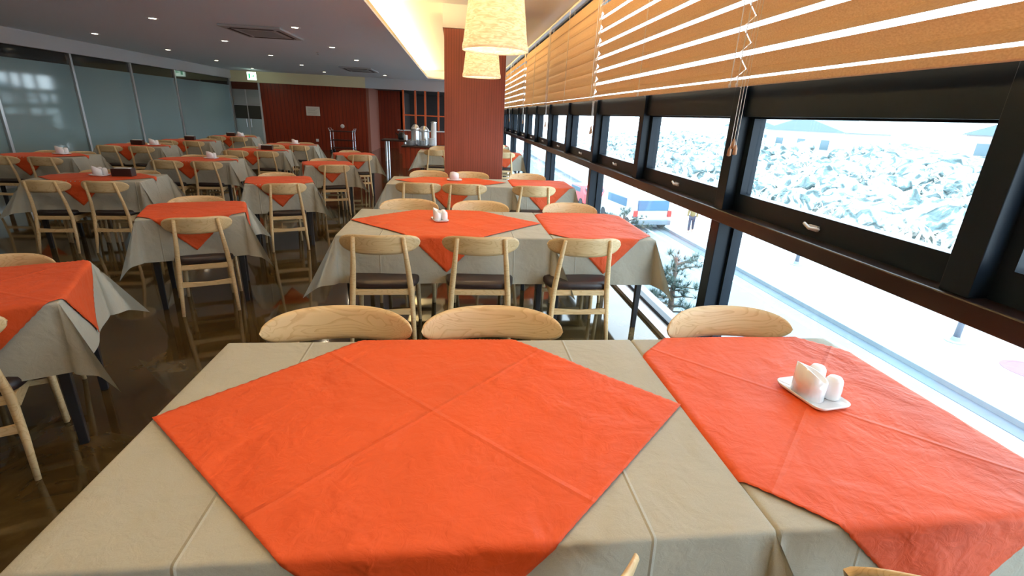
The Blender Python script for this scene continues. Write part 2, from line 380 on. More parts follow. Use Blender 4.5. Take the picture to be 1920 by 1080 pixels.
# ------------------------------------------------------------------ window wall
FP = 1.52
fins = [2.84 + FP * k for k in range(-4, 16)]
struct('wall_right_lintel', MB().box(XW + 0.02, XW + 0.2, Y0, YB + 6, 2.86, ZH), M['winframe'])
struct('trim_30', MB().box(XW + 0.03, XW + 0.16, Y0, YB + 6, 1.635, 1.80), M['winframe'])               # head above the sashes
struct('trim_31', MB().box(XW - 0.02, XW + 0.15, Y0, YB + 6, 1.02, 1.095), M['winrail'], bevel=0.006)     # rail between the rows
struct('trim_32', MB().box(XW - 0.02, XW + 0.15, Y0, YB + 6, 0.0, 0.035), M['stone'])                     # sill on the floor
ti = 40; wi = 1
for k, y in enumerate(fins):
    low = (k - 4) % 2 == 0
    struct('trim_%d' % ti, MB().box(XW, XW + 0.17, y - 0.05, y + 0.05, 1.095, 1.80), M['winframe'], bevel=0.003); ti += 1
    if low:
        struct('trim_%d' % ti, MB().box(XW, XW + 0.17, y - 0.05, y + 0.05, 0.035, 1.02), M['winframe'], bevel=0.003); ti += 1
        g = tag(empty('window_%d' % wi, (XW + 0.12, y + FP, 0.035)), kind='structure'); wi += 1
        MB().box(-0.004, 0.004, -FP + 0.05, FP - 0.05, 0.02, 0.985).build('glass', M['glass'], g)
        m_ = MB().box(-0.03, 0.03, -FP + 0.05, FP - 0.05, 0.0, 0.03).box(-0.03, 0.03, -FP + 0.05, FP - 0.05, 0.955, 0.985)
        m_.box(-0.03, 0.03, -FP + 0.05, -FP + 0.075, 0.03, 0.955).box(-0.03, 0.03, FP - 0.075, FP - 0.05, 0.03, 0.955)
        m_.build('window_frame', M['winframe'], g)
    # top hung sash between this mullion and the next, transom glass above
    g = tag(empty('window_%d' % wi, (XW + 0.11, y + FP / 2, 1.095)), kind='structure'); wi += 1
    h = FP / 2 - 0.05
    m_ = MB().box(-0.04, 0.03, -h, h, 0, 0.105).box(-0.04, 0.03, -h, h, 0.53, 0.56)
    m_.box(-0.04, 0.03, -h, -h + 0.045, 0.105, 0.53).box(-0.04, 0.03, h - 0.045, h, 0.105, 0.53)
    fr = m_.build('sash', M['winframe'], g)
    MB().box(0.0, 0.008, -h + 0.045, h - 0.045, 0.105, 0.53).build('glass', M['glass'], g)
    MB().box(0.0, 0.008, -h, h, 0.70, 1.77).build('transom_glass', M['glass'], g)
    MB().box(-0.052, -0.04, -0.03, 0.03, 0.035, 0.060).tube([(-0.06, -0.055, 0.052), (-0.068, 0.0, 0.046), (-0.06, 0.05, 0.060)], [0.005, 0.008, 0.008], 8)\
        .build('handle', M['white'], g)

# ------------------------------------------------------------------ lamps: cove tube, downlights, pendants
cv = empty('cove_light', (XC - 0.13, 7.4, ZL + 0.045), 0, 'long warm light tube hidden in the cove beside the low ceiling edge', 'cove light')
MB().box(-0.05, 0.05, -11.4, 11.4, 0, 0.02).build('light_tray', M['alu'], cv)
MB().tube([(0, -11.3, 0.042), (0, 11.3, 0.042)], 0.016).build('light_tube', M['strip_on'], cv)

def area(name, parent, size, power, col, loc=(0, 0, 0), rot=(0, 0, 0), spread=None, shape='DISK', size_y=None):
    l = bpy.data.lights.new(name, 'AREA'); l.shape = shape; l.size = size; l.energy = power; l.color = col
    if size_y: l.size_y = size_y
    if spread: l.spread = spread
    o = bpy.data.objects.new(name, l); COL.objects.link(o); o.location = loc; o.rotation_euler = rot
    if parent: o.parent = parent
    return o
dl0 = empty('downlight', (0, 0, 0))
MB().lathe([(0.048, 0.0), (0.075, -0.006), (0.082, -0.002), (0.082, 0.0)], n=24, cap0=False, cap1=False).build('trim_ring', M['white'], dl0, smooth=True)
MB().lathe([(0.047, -0.0025), (0.047, 0.0)], n=20).build('lens', M['lamp_on'], dl0)
area('lamp_glow', dl0, 0.09, DOWN_W, (1.0, 0.82, 0.58), loc=(0, 0, -0.012), spread=radians(150))
cols = [(-2.46, 'the column nearest the cove'), (-4.48, 'the middle column'), (-6.85, 'the column nearest the glass wall')]
ordn = ['first', 'second', 'third', 'fourth', 'fifth', 'sixth', 'seventh']
first = True
for x, cn in cols:
    n = 0
    for k, y in enumerate([1.4, 3.8, 6.2, 8.62, 11.0, 13.5, 16.0, 18.6]):
        if x > -3 and k == 6: continue
        if -5 < x < -4 and k == 2: continue
        d = dl0 if first else copy_tree(dl0); first = False
        d.location = (x, y + (0.1 if x < -6 else 0), ZL)
        if k >= 3:
            tag(d, 'round downlight, %s one in %s' % (['nearest', 'second', 'third', 'fourth', 'fifth'][n], cn), 'downlight', 'recessed downlights in the low ceiling'); n += 1
        else:
            tag(d, 'round downlight above the camera end, row %s of %s' % (ordn[k], cn), 'downlight', 'recessed downlights in the low ceiling')

p0 = empty('pendant_lamp', (0, 0, 0))
R0, R1, HT = 0.235, 0.185, 0.40
prof = [(R0 * 1.0, 0.0), (R0 * 1.006, 0.02), (R0 * 0.985, 0.045), (R0 * 0.972, 0.05)]
for i in range(1, 13): prof.append((R0 * 0.972 + (R1 - R0 * 0.972) * i / 12, 0.05 + (HT - 0.05) * i / 12))
sh = MB().lathe(prof, n=64, cap0=False, cap1=False).build('lamp_shade', M['shade'], p0, smooth=True, solid=-0.004)
MB().lathe([(R1, HT - 0.012), (R1, HT)], n=48).build('shade_top', M['shade'], p0)
MB().tube([(0, 0, HT), (0, 0, ZH - 2.01)], 0.004, 8).build('lamp_cord', M['black'], p0)
MB().lathe([(0.05, ZH - 2.01 - 0.025), (0.05, ZH - 2.01)], n=24).build('ceiling_cup', M['white'], p0)
MB().tube([(0, 0, HT), (0, 0, HT - 0.10)], 0.02, 12).build('lamp_holder', M['white'], p0)
MB().lathe([(0.012, 0.31), (0.03, 0.285), (0.038, 0.255), (0.03, 0.225), (0.01, 0.212)], n=20).build('bulb', M['bulb_on'], p0, smooth=True)
pl = bpy.data.lights.new('lamp_glow', 'POINT'); pl.energy = PEND_W; pl.color = (1.0, 0.84, 0.60); pl.shadow_soft_size = 0.045
plo = bpy.data.objects.new('lamp_glow', pl); COL.objects.link(plo); plo.location = (0, 0, 0.25); plo.parent = p0
for i, (x, y, lb) in enumerate([(0.275, 3.82, 'large woven paper drum pendant lamp hanging nearest the camera'),
                                (0.31, 6.5, 'smaller looking woven paper pendant lamp hanging in front of the brown pillar'),
                                (0.28, 1.15, 'woven paper pendant lamp straight above the foreground wide table')]):
    d = p0 if i == 0 else copy_tree(p0)
    d.location = (x, y, 2.01); tag(d, lb, 'pendant lamp', 'woven paper pendant lamps')

# ------------------------------------------------------------------ blinds
def blind(y0, y1, gap, idx, label, tas=True):
    """pleated wooden-look slats: every slat a Z of two faces; gap open between slats"""
    P = 0.128; z0 = 1.785; top = 2.95
    root = empty('window_blind', (1.54, (y0 + y1) / 2, z0), 0, label, 'window blind', 'woven blinds along the windows')
    L = (y1 - y0) / 2 - 0.006
    nsl = int((top - z0 - 0.05) / P)
    for k in range(nsl):
        zb = 0.045 + k * P
        hgt = P - gap
        t = 0.004
        if gap > 0:
            out = [(-0.026, 0), (0.024, hgt * 0.45), (-0.022, hgt), (-0.022 + t, hgt), (0.024 + t, hgt * 0.45), (-0.026 + t, 0)]
        else:
            out = [(-0.016, -0.006), (-0.004, hgt * 0.3), (0.004, hgt * 0.75), (0.012, hgt + 0.012), (0.012 + t, hgt + 0.012), (0.004 + t, hgt * 0.75), (-0.004 + t, hgt * 0.3), (-0.016 + t, -0.006)]
        out = [(a, zb + b) for a, b in out]
        MB().prism(out, 'y', -L, L).build('slat', M['blind'], root)
    MB().box(-0.016, 0.016, -L, L, 0.0, 0.035).build('bottom_rail', M['blind'], root, bevel=0.004)
    MB().box(-0.03, 0.03, -L, L, top - z0 - 0.01, top - z0 + 0.018).build('head_rail', M['white'], root)
    for yy in (-L + 0.03, 0.0, L - 0.03):
        pts = []
        mb = MB()
        for xx in (-0.031, 0.032):
            mb.tube([(xx, yy, 0.0), (xx, yy, top - z0)], 0.0035, 6)
        mb.build('ladder_cord', M['cord'], root)
        kn = MB().lathe([(0.002, -0.006), (0.008, 0.0), (0.008, 0.012), (0.002, 0.018)], cx=-0.033, cy=yy, n=10).build('cord_knob', M['cord'], root, smooth=True)
    if tas:
        mb = MB(); mt = MB()
        for j, (dy, zz) in enumerate(((0.0, -0.30), (0.028, -0.27), (0.055, -0.31))):
            mb.tube([(-0.034, L - 0.14 + dy, top - z0), (-0.034, L - 0.14 + dy, zz)], 0.0016, 6)
            mt.lathe([(0.004, zz), (0.010, zz - 0.02), (0.011, zz - 0.05), (0.003, zz - 0.054)], cx=-0.034, cy=L - 0.14 + dy, n=12)
        mb.build('pull_cord', M['cord'], root); mt.build('cord_tassel', M['tassel'], root, smooth=True)
    return root
bl = [-1.68, -0.28, 2.72, 5.70, 8.68, 11.66, 14.64, 17.62, 20.2]
bn = ['woven tan window blind behind the camera position', 'woven tan blind at the right edge of view with wide open slats',
      'woven tan blind, second from the right edge, bright gaps between slats', 'closed tan blind next beyond the two open ones',
      'closed tan blind, the farther of the two closed ones', 'open tan blind just beyond the closed blinds',
      'tan blind second beyond the closed blinds, beside the brown pillar edge', 'farthest tan blind at the end of the window wall']
for i, (a, b_) in enumerate(zip(bl, bl[1:])):
    blind(a, b_, 0.0 if i in (3, 4) else 0.026, i, bn[i])

# ------------------------------------------------------------------ chair
def make_chair():
    root = empty('dining_chair')
    W = 0.25
    # curved backrest plate
    def outline(u):                       # u in -1..1 -> (zlo, zhi)
        a = abs(u)
        e = max(0.0, 1 - a ** 4.2) ** 0.5
        mid = -0.012
        return mid - 0.070 * e, mid + 0.066 * e
    nu, nv = 40, 8
    mb = MB()
    def face(side):
        def fn(a, b):
            u = -1 + 2 * a
            u = sin(u * pi / 2) * 0.6 + u * 0.4
            lo, hi = outline(u)
            z = lo + (hi - lo) * b
            x = u * W
            th = 0.0085 * min(1, 6 * min(b, 1 - b) + 0.35)
            y = -0.312 + 0.105 * u * u - z * 0.18 + side * th
            return (x, y, 0.765 + z)
        return fn
    mb.grid(face(-1), nu, nv); n1 = (nu + 1) * (nv + 1); mb.grid(face(1), nu, nv)
    for i in range(nu):
        mb.f.append((i, i + 1, n1 + i + 1, n1 + i)); t = nv * (nu + 1)
        mb.f.append((t + i, t + i + 1, n1 + t + i + 1, n1 + t + i))
    for j in range(nv):
        for c in (0, nu):
            a = j * (nu + 1) + c; b = a + nu + 1; mb.f.append((a, b, n1 + b, n1 + a))
    mb.build('backrest', M['wood'], root, smooth=True)
    for s in (-1, 1):
        # rear leg: floor -> seat -> post behind the backrest
        MB().tube([(s * 0.205, -0.285, 0.0), (s * 0.196, -0.245, 0.20), (s * 0.186, -0.222, 0.40), (s * 0.170, -0.245, 0.58), (s * 0.150, -0.300, 0.80)],
                  [0.0125, 0.0165, 0.020, 0.0175, 0.0125], 12).build('leg', M['wood'], root, smooth=True)
        MB().tube([(s * 0.215, 0.225, 0.0), (s * 0.208, 0.215, 0.22), (s * 0.200, 0.205, 0.43)], [0.0125, 0.017, 0.019], 12).build('leg', M['wood'], root, smooth=True)
        # side rail with the curved under-bracket
        out = [(-0.215, 0.385), (-0.20, 0.345), (-0.05, 0.372), (0.10, 0.372), (0.20, 0.34), (0.205, 0.41), (-0.21, 0.415)]
        m_ = MB().prism(out, 'x', s * 0.192 - 0.011, s * 0.192 + 0.011); m_.build('side_rail', M['wood'], root, bevel=0.003)
    MB().box(-0.19, 0.19, 0.195, 0.217, 0.375, 0.420).build('seat_rail', M['wood'], root, bevel=0.003)
    MB().box(-0.18, 0.18, -0.230, -0.212, 0.375, 0.415).build('seat_rail', M['wood'], root, bevel=0.003)
    out = [(-0.195, 0.235), (0.195, 0.235), (0.195, 0.280), (0.0, 0.268), (-0.195, 0.280)]
    MB().prism(out, 'y', -0.250, -0.232).build('stretcher', M['wood'], root, bevel=0.002)
    out = [(-0.205, 0.245), (0.205, 0.245), (0.205, 0.275), (-0.205, 0.275)]
    MB().prism(out, 'y', 0.206, 0.222).build('stretcher', M['wood'], root, bevel=0.002)
    # cushion, rounded trapezoid
    def cushion():
        mb = MB(); rings = []
        for z, k in ((0.415, 0.96), (0.425, 1.0), (0.452, 1.0), (0.466, 0.965), (0.474, 0.86), (0.476, 0.0)):
            st = len(mb.v); n = 40
            for j in range(n):
                a = 2 * pi * j / n; ca, sa = cos(a), sin(a)
                r = 1 / (abs(ca) ** 5 + abs(sa) ** 5) ** 0.2
                yy = sa * r; xx = ca * r * (0.235 + 0.018 * yy)
                mb.v.append((xx * k, (yy * 0.225) * k + 0.0, z))
            rings.append(st)
        for a, b in zip(rings, rings[1:]):
            for j in range(40): mb.f.append((a + j, a + (j + 1) % 40, b + (j + 1) % 40, b + j))
        mb.f.append(tuple(reversed(range(40))))
        return mb
    cushion().build('seat', M['leather'], root, smooth=True)
    return root
chair0 = make_chair(); chair_used = [False]
def chair(x, y, rz, label, sx=1.0, sz=1.0):
    """x,y = foot of the backrest's middle on the floor; rz = 0 faces +Y"""
    c = chair0 if not chair_used[0] else copy_tree(chair0); chair_used[0] = True
    c.scale = (sx, sz if sz < 1 else 1.0, sz)
    off = Vector((0, 0.30 * c.scale[1], 0)); off.rotate(Matrix.Rotation(rz, 3, 'Z'))
    c.location = (x + off.x, y + off.y, 0); c.rotation_euler = (0, 0, rz)
    tag(c, label, 'chair', 'light wood dining chairs with dark seats'); return c

# ------------------------------------------------------------------ tables and cloths
H = 0.742
class Drape:
    """maps flat cloth coordinates to the cloth hanging over a w x l table"""
    def __init__(s, w, l, h=H, b0=0.10, corners=None, side=None, seed=0):
        s.w, s.l, s.h, s.b0 = w, l, h, b0
        # corner -> (azimuth of the fold tip in degrees from the x edge, opening angle in degrees)
        s.corners = corners or {}; s.side = side or {}; s.seed = seed
    def fold(s, a, beta, R):
        q = R * (pi / 2 - beta)
        if a < q: t = a / R; return R * sin(t), R * (1 - cos(t))
        t = pi / 2 - beta
        return R * sin(t) + (a - q) * sin(beta), R * (1 - cos(t)) + (a - q) * cos(beta)
    def __call__(s, u, v, lift=0.0):
        hx, hy = s.w / 2, s.l / 2; R = 0.010 + lift
        a, b = abs(u) - hx, abs(v) - hy
        sx, sy = (1 if u > 0 else -1), (1 if v > 0 else -1)
        z = s.h + lift
        bx = s.side.get('R' if u > 0 else 'L', s.b0); by = s.side.get('F' if v > 0 else 'N', s.b0)
        if a <= 0 and b <= 0:
            return (u, v, z + 0.0012 * noise.noise(Vector((u * 4, v * 4, s.seed))))
        if b <= 0:
            wv = 0.045 * sin(v * 11 + s.seed * 3) * cos(pi * v / s.l)
            if bx < 0.05: wv *= 0.0
            o, d = s.fold(a, max(0.0, bx + wv), R); return (sx * (hx + o), v, z - d)
        if a <= 0:
            wv = 0.045 * sin(u * 9 + s.seed * 5 + 1) * cos(pi * u / s.w)
            if by < 0.05: wv *= 0.0
            o, d = s.fold(b, max(0.0, by + wv), R); return (u, sy * (hy + o), z - d)
        r = hypot(a, b); th = atan2(b, a)
        az, op = s.corners.get((sx, sy), (45, 44))
        az = radians(az); op = radians(op)
        t = th / (pi / 2)
        k = 1 - abs(2 * t - 1)
        k = k ** 0.85
        b0 = bx + (by - bx) * t
        beta = b0 + (op - b0) * k
        if t < 0.5:
            q = min(1, t / 0.30); q = q * q * (3 - 2 * q); ph = az * q
        else:
            q = min(1, (1 - t) / 0.30); q = q * q * (3 - 2 * q); ph = pi / 2 - (pi / 2 - az) * q
        o, d = s.fold(r, beta, R)
        return (sx * (hx + o * cos(ph)), sy * (hy + o * sin(ph)), z - d)

def span(half, over, n_in, n_out):
    """grid coordinates with lines on the table edge and dense rows at the bend"""
    bend = [0.004, 0.008, 0.012, 0.017, 0.024]
    o = [half + b for b in bend] + [half + 0.024 + (over - 0.024) * i / n_out for i in range(1, n_out + 1)]
    i_ = [half * (2 * i / n_in - 1) for i in range(n_in + 1)]
    return [-x for x in reversed(o)] + i_ + o
def tablecloth(name, D, over, mat, n_in=24, n_out=10):
    U = span(D.w / 2, over, n_in, n_out); V = span(D.l / 2, over, n_in, n_out)
    mb = MB(); mb.uv = []
    for v in V:
        for u in U:
            mb.v.append(D(u, v)); mb.uv.append((u, v))
    n = len(U)
    for j in range(len(V) - 1):
        for i in range(n - 1):
            a = j * n + i
            um, vm = (U[i] + U[i + 1]) / 2, (V[j] + V[j + 1]) / 2
            if abs(um) > D.w / 2 and abs(vm) > D.l / 2:
                if um * vm > 0: mb.f += [(a, a + 1, a + n + 1), (a, a + n + 1, a + n)]
                else: mb.f += [(a, a + 1, a + n), (a + 1, a + n + 1, a + n)]
            else: mb.f.append((a, a + 1, a + n + 1, a + n))
    return mb
def topper(D, half, n=64, du=0.0, dv=0.0, rot=0.0, seed=1, hem=True):
    """square cloth turned 45 degrees, half = half of its diagonal"""
    side = half * sqrt(2); mb = MB(); mb.uv = []
    ca, sa = cos(pi / 4 + rot), sin(pi / 4 + rot)
    for j in range(n + 1):
        for i in range(n + 1):
            p = (i / n - 0.5) * side; q = (j / n - 0.5) * side
            e = min(side / 2 - abs(p), side / 2 - abs(q))
            if hem:
                wob = 0.0025 * sin((p + q) * 190 + seed) * max(0, 1 - e / 0.03)
            else: wob = 0
            u = p * ca - q * sa + du; v = p * sa + q * ca + dv
            ww = 0.0045 * (0.5 + 0.5 * noise.noise(Vector((p * 5 + seed * 7, q * 5, 0.3)))) + 0.0022 * (0.5 + 0.5 * noise.noise(Vector((p * 16 + q * 6, q * 9, seed))))
            mb.v.append(D(u, v, 0.0022 + ww + max(0, wob))); mb.uv.append((p, q))
    for j in range(n):
        for i in range(n):
            a = j * (n + 1) + i; mb.f.append((a, a + 1, a + n + 2, a + n + 1))
    return mb
def table_thing(x, y, rz, w, l, label, group):
    t = empty('dining_table', (x, y, 0), rz, label, 'table', group)
    MB().box(-w / 2 + 0.004, w / 2 - 0.004, -l / 2 + 0.004, l / 2 - 0.004, H - 0.034, H - 0.003).build('tabletop', M['tabletop'], t, bevel=0.004)
    m_ = MB()
    ix, iy = w / 2 - 0.06, l / 2 - 0.06
    m_.box(-ix, ix, -iy - 0.01, -iy + 0.01, H - 0.10, H - 0.034).box(-ix, ix, iy - 0.01, iy + 0.01, H - 0.10, H - 0.034)
    m_.box(-ix - 0.01, -ix + 0.01, -iy, iy, H - 0.10, H - 0.034).box(ix - 0.01, ix + 0.01, -iy, iy, H - 0.10, H - 0.034)
    m_.build('table_frame', M['black'], t)
    for sx in (-1, 1):
        for sy in (-1, 1):
            mb = MB(); k = []
            for z, r in ((0, 0.017), (H - 0.034, 0.025)):
                for a, b in ((-1, -1), (1, -1), (1, 1), (-1, 1)):
                    mb.v.append((sx * ix + a * r, sy * iy + b * r, z))
            mb.f = [(3, 2, 1, 0), (4, 5, 6, 7)] + [(i, (i + 1) % 4, 4 + (i + 1) % 4, 4 + i) for i in range(4)]
            mb.build('leg', M['black'], t, bevel=0.003)
    return t
def set_table(x, y, rz, w, l, phrase, big=True, half=0.77, over=0.36, corners=None, side=None, seed=0, n_in=24, n_out=10, nt=48, b0=0.10, tdu=0.0, tdv=0.0):
    table_thing(x, y, rz, w, l, 'black-legged dining table under the cloth, ' + phrase, 'black-legged dining tables')
    D = Drape(w, l, corners=corners, side=side, seed=seed, b0=b0)
    c = tablecloth('tablecloth', D, over, None, n_in, n_out)
    o = c.build('tablecloth', M['linen'] if big else M['linen_small'], smooth=True); o.location = (x, y, 0); o.rotation_euler = (0, 0, rz)
    tag(o, 'beige linen tablecloth hanging on the ' + phrase, 'tablecloth', 'beige linen tablecloths')
    c = topper(D, half, nt, seed=seed, du=tdu, dv=tdv)
    o = c.build('table_topper', M['orange'], smooth=True, solid=0.0016); o.location = (x, y, 0); o.rotation_euler = (0, 0, rz)
    tag(o, 'orange diagonal cloth on the ' + phrase, 'table topper', 'orange diagonal table toppers')

GAP_SIDE = 0.0
# ---- window rows: wide table + window-side table pushed together
WN = {1: 'foreground', 2: 'second-row', 3: 'third-row', 4: 'fourth-row'}
rows = {1: (0.76, 1.715), 2: (3.42, 4.41), 3: (6.05, 6.80), 4: (11.25, 12.0)}
for r, (ya, yb) in rows.items():
    xa, xb = (-0.83, 0.702); xc, xd = 0.722, (1.565 if r == 1 else 1.50)
    hi = r <= 2
    set_table((xa + xb) / 2, (ya + yb) / 2, 0, xb - xa, yb - ya, WN[r] + ' wide table', True, 0.77 if r < 3 else 0.72, 0.35,
              corners={(1, -1): (60, 38), (1, 1): (86, 20), (-1, -1): (40, 34), (-1, 1): (45, 34)}, side={'R': 0.0}, seed=r,
              n_in=40 if hi else 20, n_out=16 if hi else 8, nt=110 if r == 1 else 56, tdu=0.0)
    set_table((xc + xd) / 2, (ya + yb) / 2, 0, xd - xc, yb - ya, WN[r] + ' window-side table', False, 0.77 if r < 3 else 0.70, 0.35,
              corners={(-1, -1): (86, 10), (-1, 1): (86, 20), (1, -1): (74, 36), (1, 1): (84, 28)}, side={'L': 0.0, 'R': 0.03}, seed=r + 4,
              n_in=40 if hi else 20, n_out=16 if hi else 8, nt=110 if r == 1 else 56)
set_table(1.11, 14.6, 0, 0.78, 0.75, 'fifth-row window-side table beyond the pillar', False, 0.66, 0.34, seed=3, n_in=12, n_out=6, nt=24,
          corners={(1, -1): (78, 44), (1, 1): (84, 30)}, side={'R': 0.03})

wc = 'light wood chair, %s on %s side of the %s'
W = WN
def wch(r, ny, fy, near=True, far=True, s=1.06, xs=(-0.50, 0.17, 0.90), fx=(-0.42, 0.23, 1.07)):
    for side, ok, yy, xx in (('near', near, ny, xs), ('far', far, fy, fx)):
        if not ok: continue
        rz = 0 if side == 'near' else pi
        chair(xx[0], yy, rz + 0.02, wc % ('left of two', side, W[r] + ' wide table'), s)
        chair(xx[1], yy, rz - 0.02, wc % ('right of two', side, W[r] + ' wide table'), s)
        chair(xx[2], yy, rz + 0.01, 'light wood chair on the %s side of the %s window-side table' % (side, W[r]), s)
wch(1, 0.50, 1.88, near=False, s=1.15, fx=(-0.46, 0.155, 1.18))
chair(0.145, 0.545, radians(14), 'light wood chair tip rising at the bottom edge before the foreground wide table', 1.0)
chair(1.055, 0.540, 0, 'light wood chair top at the bottom edge before the foreground window-side table', 1.12)
wch(2, 3.13, 4.54)
wch(3, 5.68, 6.95, xs=(-0.43, 0.10, 0.93), fx=(-0.37, 0.20, 1.00))
wch(4, 11.0, 12.2, xs=(-0.43, 0.15, 1.05), fx=(-0.37, 0.20, 1.05))
chair(1.12, 14.0, 0, 'light wood chair on the near side of the fifth-row window-side table', 1.0)

# ---- aisle tables for two
sing = [(-2.155, 2.29, 24, 'aisle table at the left picture edge'), (-2.13, 4.22, 21, 'nearest whole small aisle table'), (-2.08, 6.09, 19, 'second whole small aisle table'),
        (-2.02, 8.15, 20, 'third small aisle table'), (-1.98, 10.05, 20, 'farthest small aisle table')]
for i, (x, y, r, ph) in enumerate(sing):
    rz = radians(r)
    set_table(x, y, rz, 0.70, 0.66, ph, False, 0.60 if i else 0.66, 0.33, seed=i + 1, n_in=24 if i < 2 else 14, n_out=12 if i < 2 else 7, nt=60 if i < 2 else 30,
              corners={(1, -1): (45, 30), (-1, -1): (40, 24), (1, 1): (40, 32), (-1, 1): (45, 28)}, b0=0.07)
    ux, uy = (cos(rz), sin(rz)), (-sin(rz), cos(rz))
    def P(a, b): return x + ux[0] * a + uy[0] * b, y + ux[1] * a + uy[1] * b
    nx, ny = P(0.04 if i else -0.02, -0.33 - 0.18); fx, fy = P(-0.02, 0.33 + 0.14)
    chair(nx, ny, rz, 'light wood chair on the near side of the ' + ph, 0.92, 0.95)
    chair(fx, fy, rz + pi, 'light wood chair on the far side of the ' + ph, 0.92, 0.95)

# ---- wide tables of the two columns on the left
colA = [(-3.93, 5.93, 6, 'first'), (-3.92, 8.12, 5, 'second'), (-3.82, 10.2, 6, 'third'), (-3.75, 12.0, 6, 'fourth')]
colB = [(-5.98, 8.02, 4, 'first'), (-6.02, 10.3, 4, 'second'), (-5.98, 12.1, 4, 'third'), (-5.88, 14.2, 4, 'fourth')]
def wide(x, y, r, ph, seed, far=True):
    rz = radians(r)
    set_table(x, y, rz, 1.05, 0.66, ph, True, 0.60, 0.33, seed=seed, n_in=16, n_out=8, nt=30, b0=0.10,
              corners={(1, -1): (20, 26), (-1, -1): (40, 34), (1, 1): (25, 30), (-1, 1): (45, 30)}, tdu=-0.02)
    ux, uy = (cos(rz), sin(rz)), (-sin(rz), cos(rz))
    for nm, a, b, d in (('left of two on the near', -0.28, -0.50, 0), ('right of two on the near', 0.24, -0.50, 0), ('left of two on the far', -0.20, 0.46, pi), ('right of two on the far', 0.24, 0.46, pi)):
        if 'far' in nm and not far: continue
        chair(x + ux[0] * a + uy[0] * b, y + ux[1] * a + uy[1] * b, rz * 0.6 + d, 'wood chair, %s of %s' % (nm, ph), 0.88, 0.94)
for i, (x, y, r, n_) in enumerate(colA): wide(x, y, r, n_ + ' wide table behind aisle tables', 11 + i)
for i, (x, y, r, n_) in enumerate(colB): wide(x, y, r, n_ + ' glass-wall table', 17 + i)

# ------------------------------------------------------------------ condiment sets, boxes
def rrect(hx, hy, r, n=6):
    out = []
    for cx, cy, a0 in ((hx - r, hy - r, 0), (-hx + r, hy - r, 90), (-hx + r, -hy + r, 180), (hx - r, -hy + r, 270)):
        for i in range(n + 1):
            a = radians(a0 + 90 * i / n); out.append((cx + r * cos(a), cy + r * sin(a)))
    return out
cs0 = empty('condiment_set')
mb = MB(); prof = [(0.80, 0.0), (0.94, 0.004), (1.0, 0.013), (0.97, 0.014), (0.90, 0.007), (0.0, 0.006)]
base = rrect(0.062, 0.088, 0.028); n = len(base); rings = []
for k, z in prof:
    rings.append(len(mb.v)); mb.v += [(p[0] * k, p[1] * k, z) for p in base]
for a, b in zip(rings, rings[1:]):
    for j in range(n): mb.f.append((a + j, a + (j + 1) % n, b + (j + 1) % n, b + j))
mb.f.append(tuple(reversed(range(n)))); mb.build('tray', M['ceramic'], cs0, smooth=True)
mb = MB(); n = 32
for k, inner in ((0, 0), (1, 0), (1, 1), (0, 1)):
    for j in range(n):
        a = 2 * pi * j / n; r = 0.88 if inner else 1.0
        z = 0.007 if k == 0 and not inner else (0.02 if k == 0 else 0.082 + 0.010 * sin(a - 0.5) - 0.010 * cos(a) + 0.004 * cos(2 * a))
        mb.v.append((-0.020 + 0.034 * r * cos(a), 0.0 + 0.050 * r * sin(a), z))
for q in range(3):
    for j in range(n): mb.f.append((q * n + j, q * n + (j + 1) % n, (q + 1) * n + (j + 1) % n, (q + 1) * n + j))
mb.f.append(tuple(reversed(range(n)))); mb.f.append(tuple(3 * n + j for j in range(n)))
mb.build('toothpick_holder', M['ceramic'], cs0, smooth=True)
for yy, hh in ((0.030, 0.082), (-0.030, 0.078)):
    MB().lathe([(0.020, 0.007), (0.024, 0.012), (0.0245, 0.04), (0.022, hh - 0.012), (0.016, hh - 0.003), (0.006, hh)], cx=0.034, cy=yy, n=24).build('shaker', M['ceramic'], cs0, smooth=True)
ZT = H + 0.009
sets = [(1.175, 1.27, 0, 0.15, 'white ceramic shaker set on a tray on the foreground window-side table', 1.12),
        (-0.13, 3.95, 0, 0.25, 'white ceramic shaker set on the second-row wide table', 1.0),
        (-0.02, 6.50, 0, 1.6, 'white ceramic shaker set on the third-row wide table', 1.15),
        (-3.96, 5.98, 0, 1.2, 'white ceramic shaker set beside a dark box, first wide table behind aisle tables', 1.1),
        (-3.80, 8.25, 0, 1.4, 'white ceramic shaker set on the second wide table behind the aisle tables', 1.1),
        (-3.78, 10.3, 0, 1.4, 'white ceramic shaker set on the third wide table behind the aisle tables', 1.1),
        (-3.70, 12.1, 0, 1.4, 'white ceramic shaker set on the fourth wide table behind the aisle tables', 1.1),
        (-5.85, 8.15, 0, 1.4, 'white ceramic shaker set on the first table along the glass wall', 1.2),
        (-5.80, 10.4, 0, 1.4, 'white ceramic shaker set on the second table along the glass wall', 1.2),
        (-5.72, 14.2, 0, 1.4, 'white ceramic shaker set on the fourth table along the glass wall', 1.2)]
for i, (x, y, z, rz, lb, sc) in enumerate(sets):
    c = cs0 if i == 0 else copy_tree(cs0)
    c.location = (x, y, ZT); c.rotation_euler = (0, 0, rz); c.scale = (sc, sc, sc)
    tag(c, lb, 'condiment set', 'white ceramic condiment sets')
bx0 = empty('napkin_box')
MB().box(-0.10, 0.10, -0.055, 0.055, 0, 0.085).build('box_body', M['darkbox'], bx0, bevel=0.005)
MB().box(-0.075, 0.075, -0.03, 0.03, 0.083, 0.092).build('napkins', M['white'], bx0, bevel=0.003)
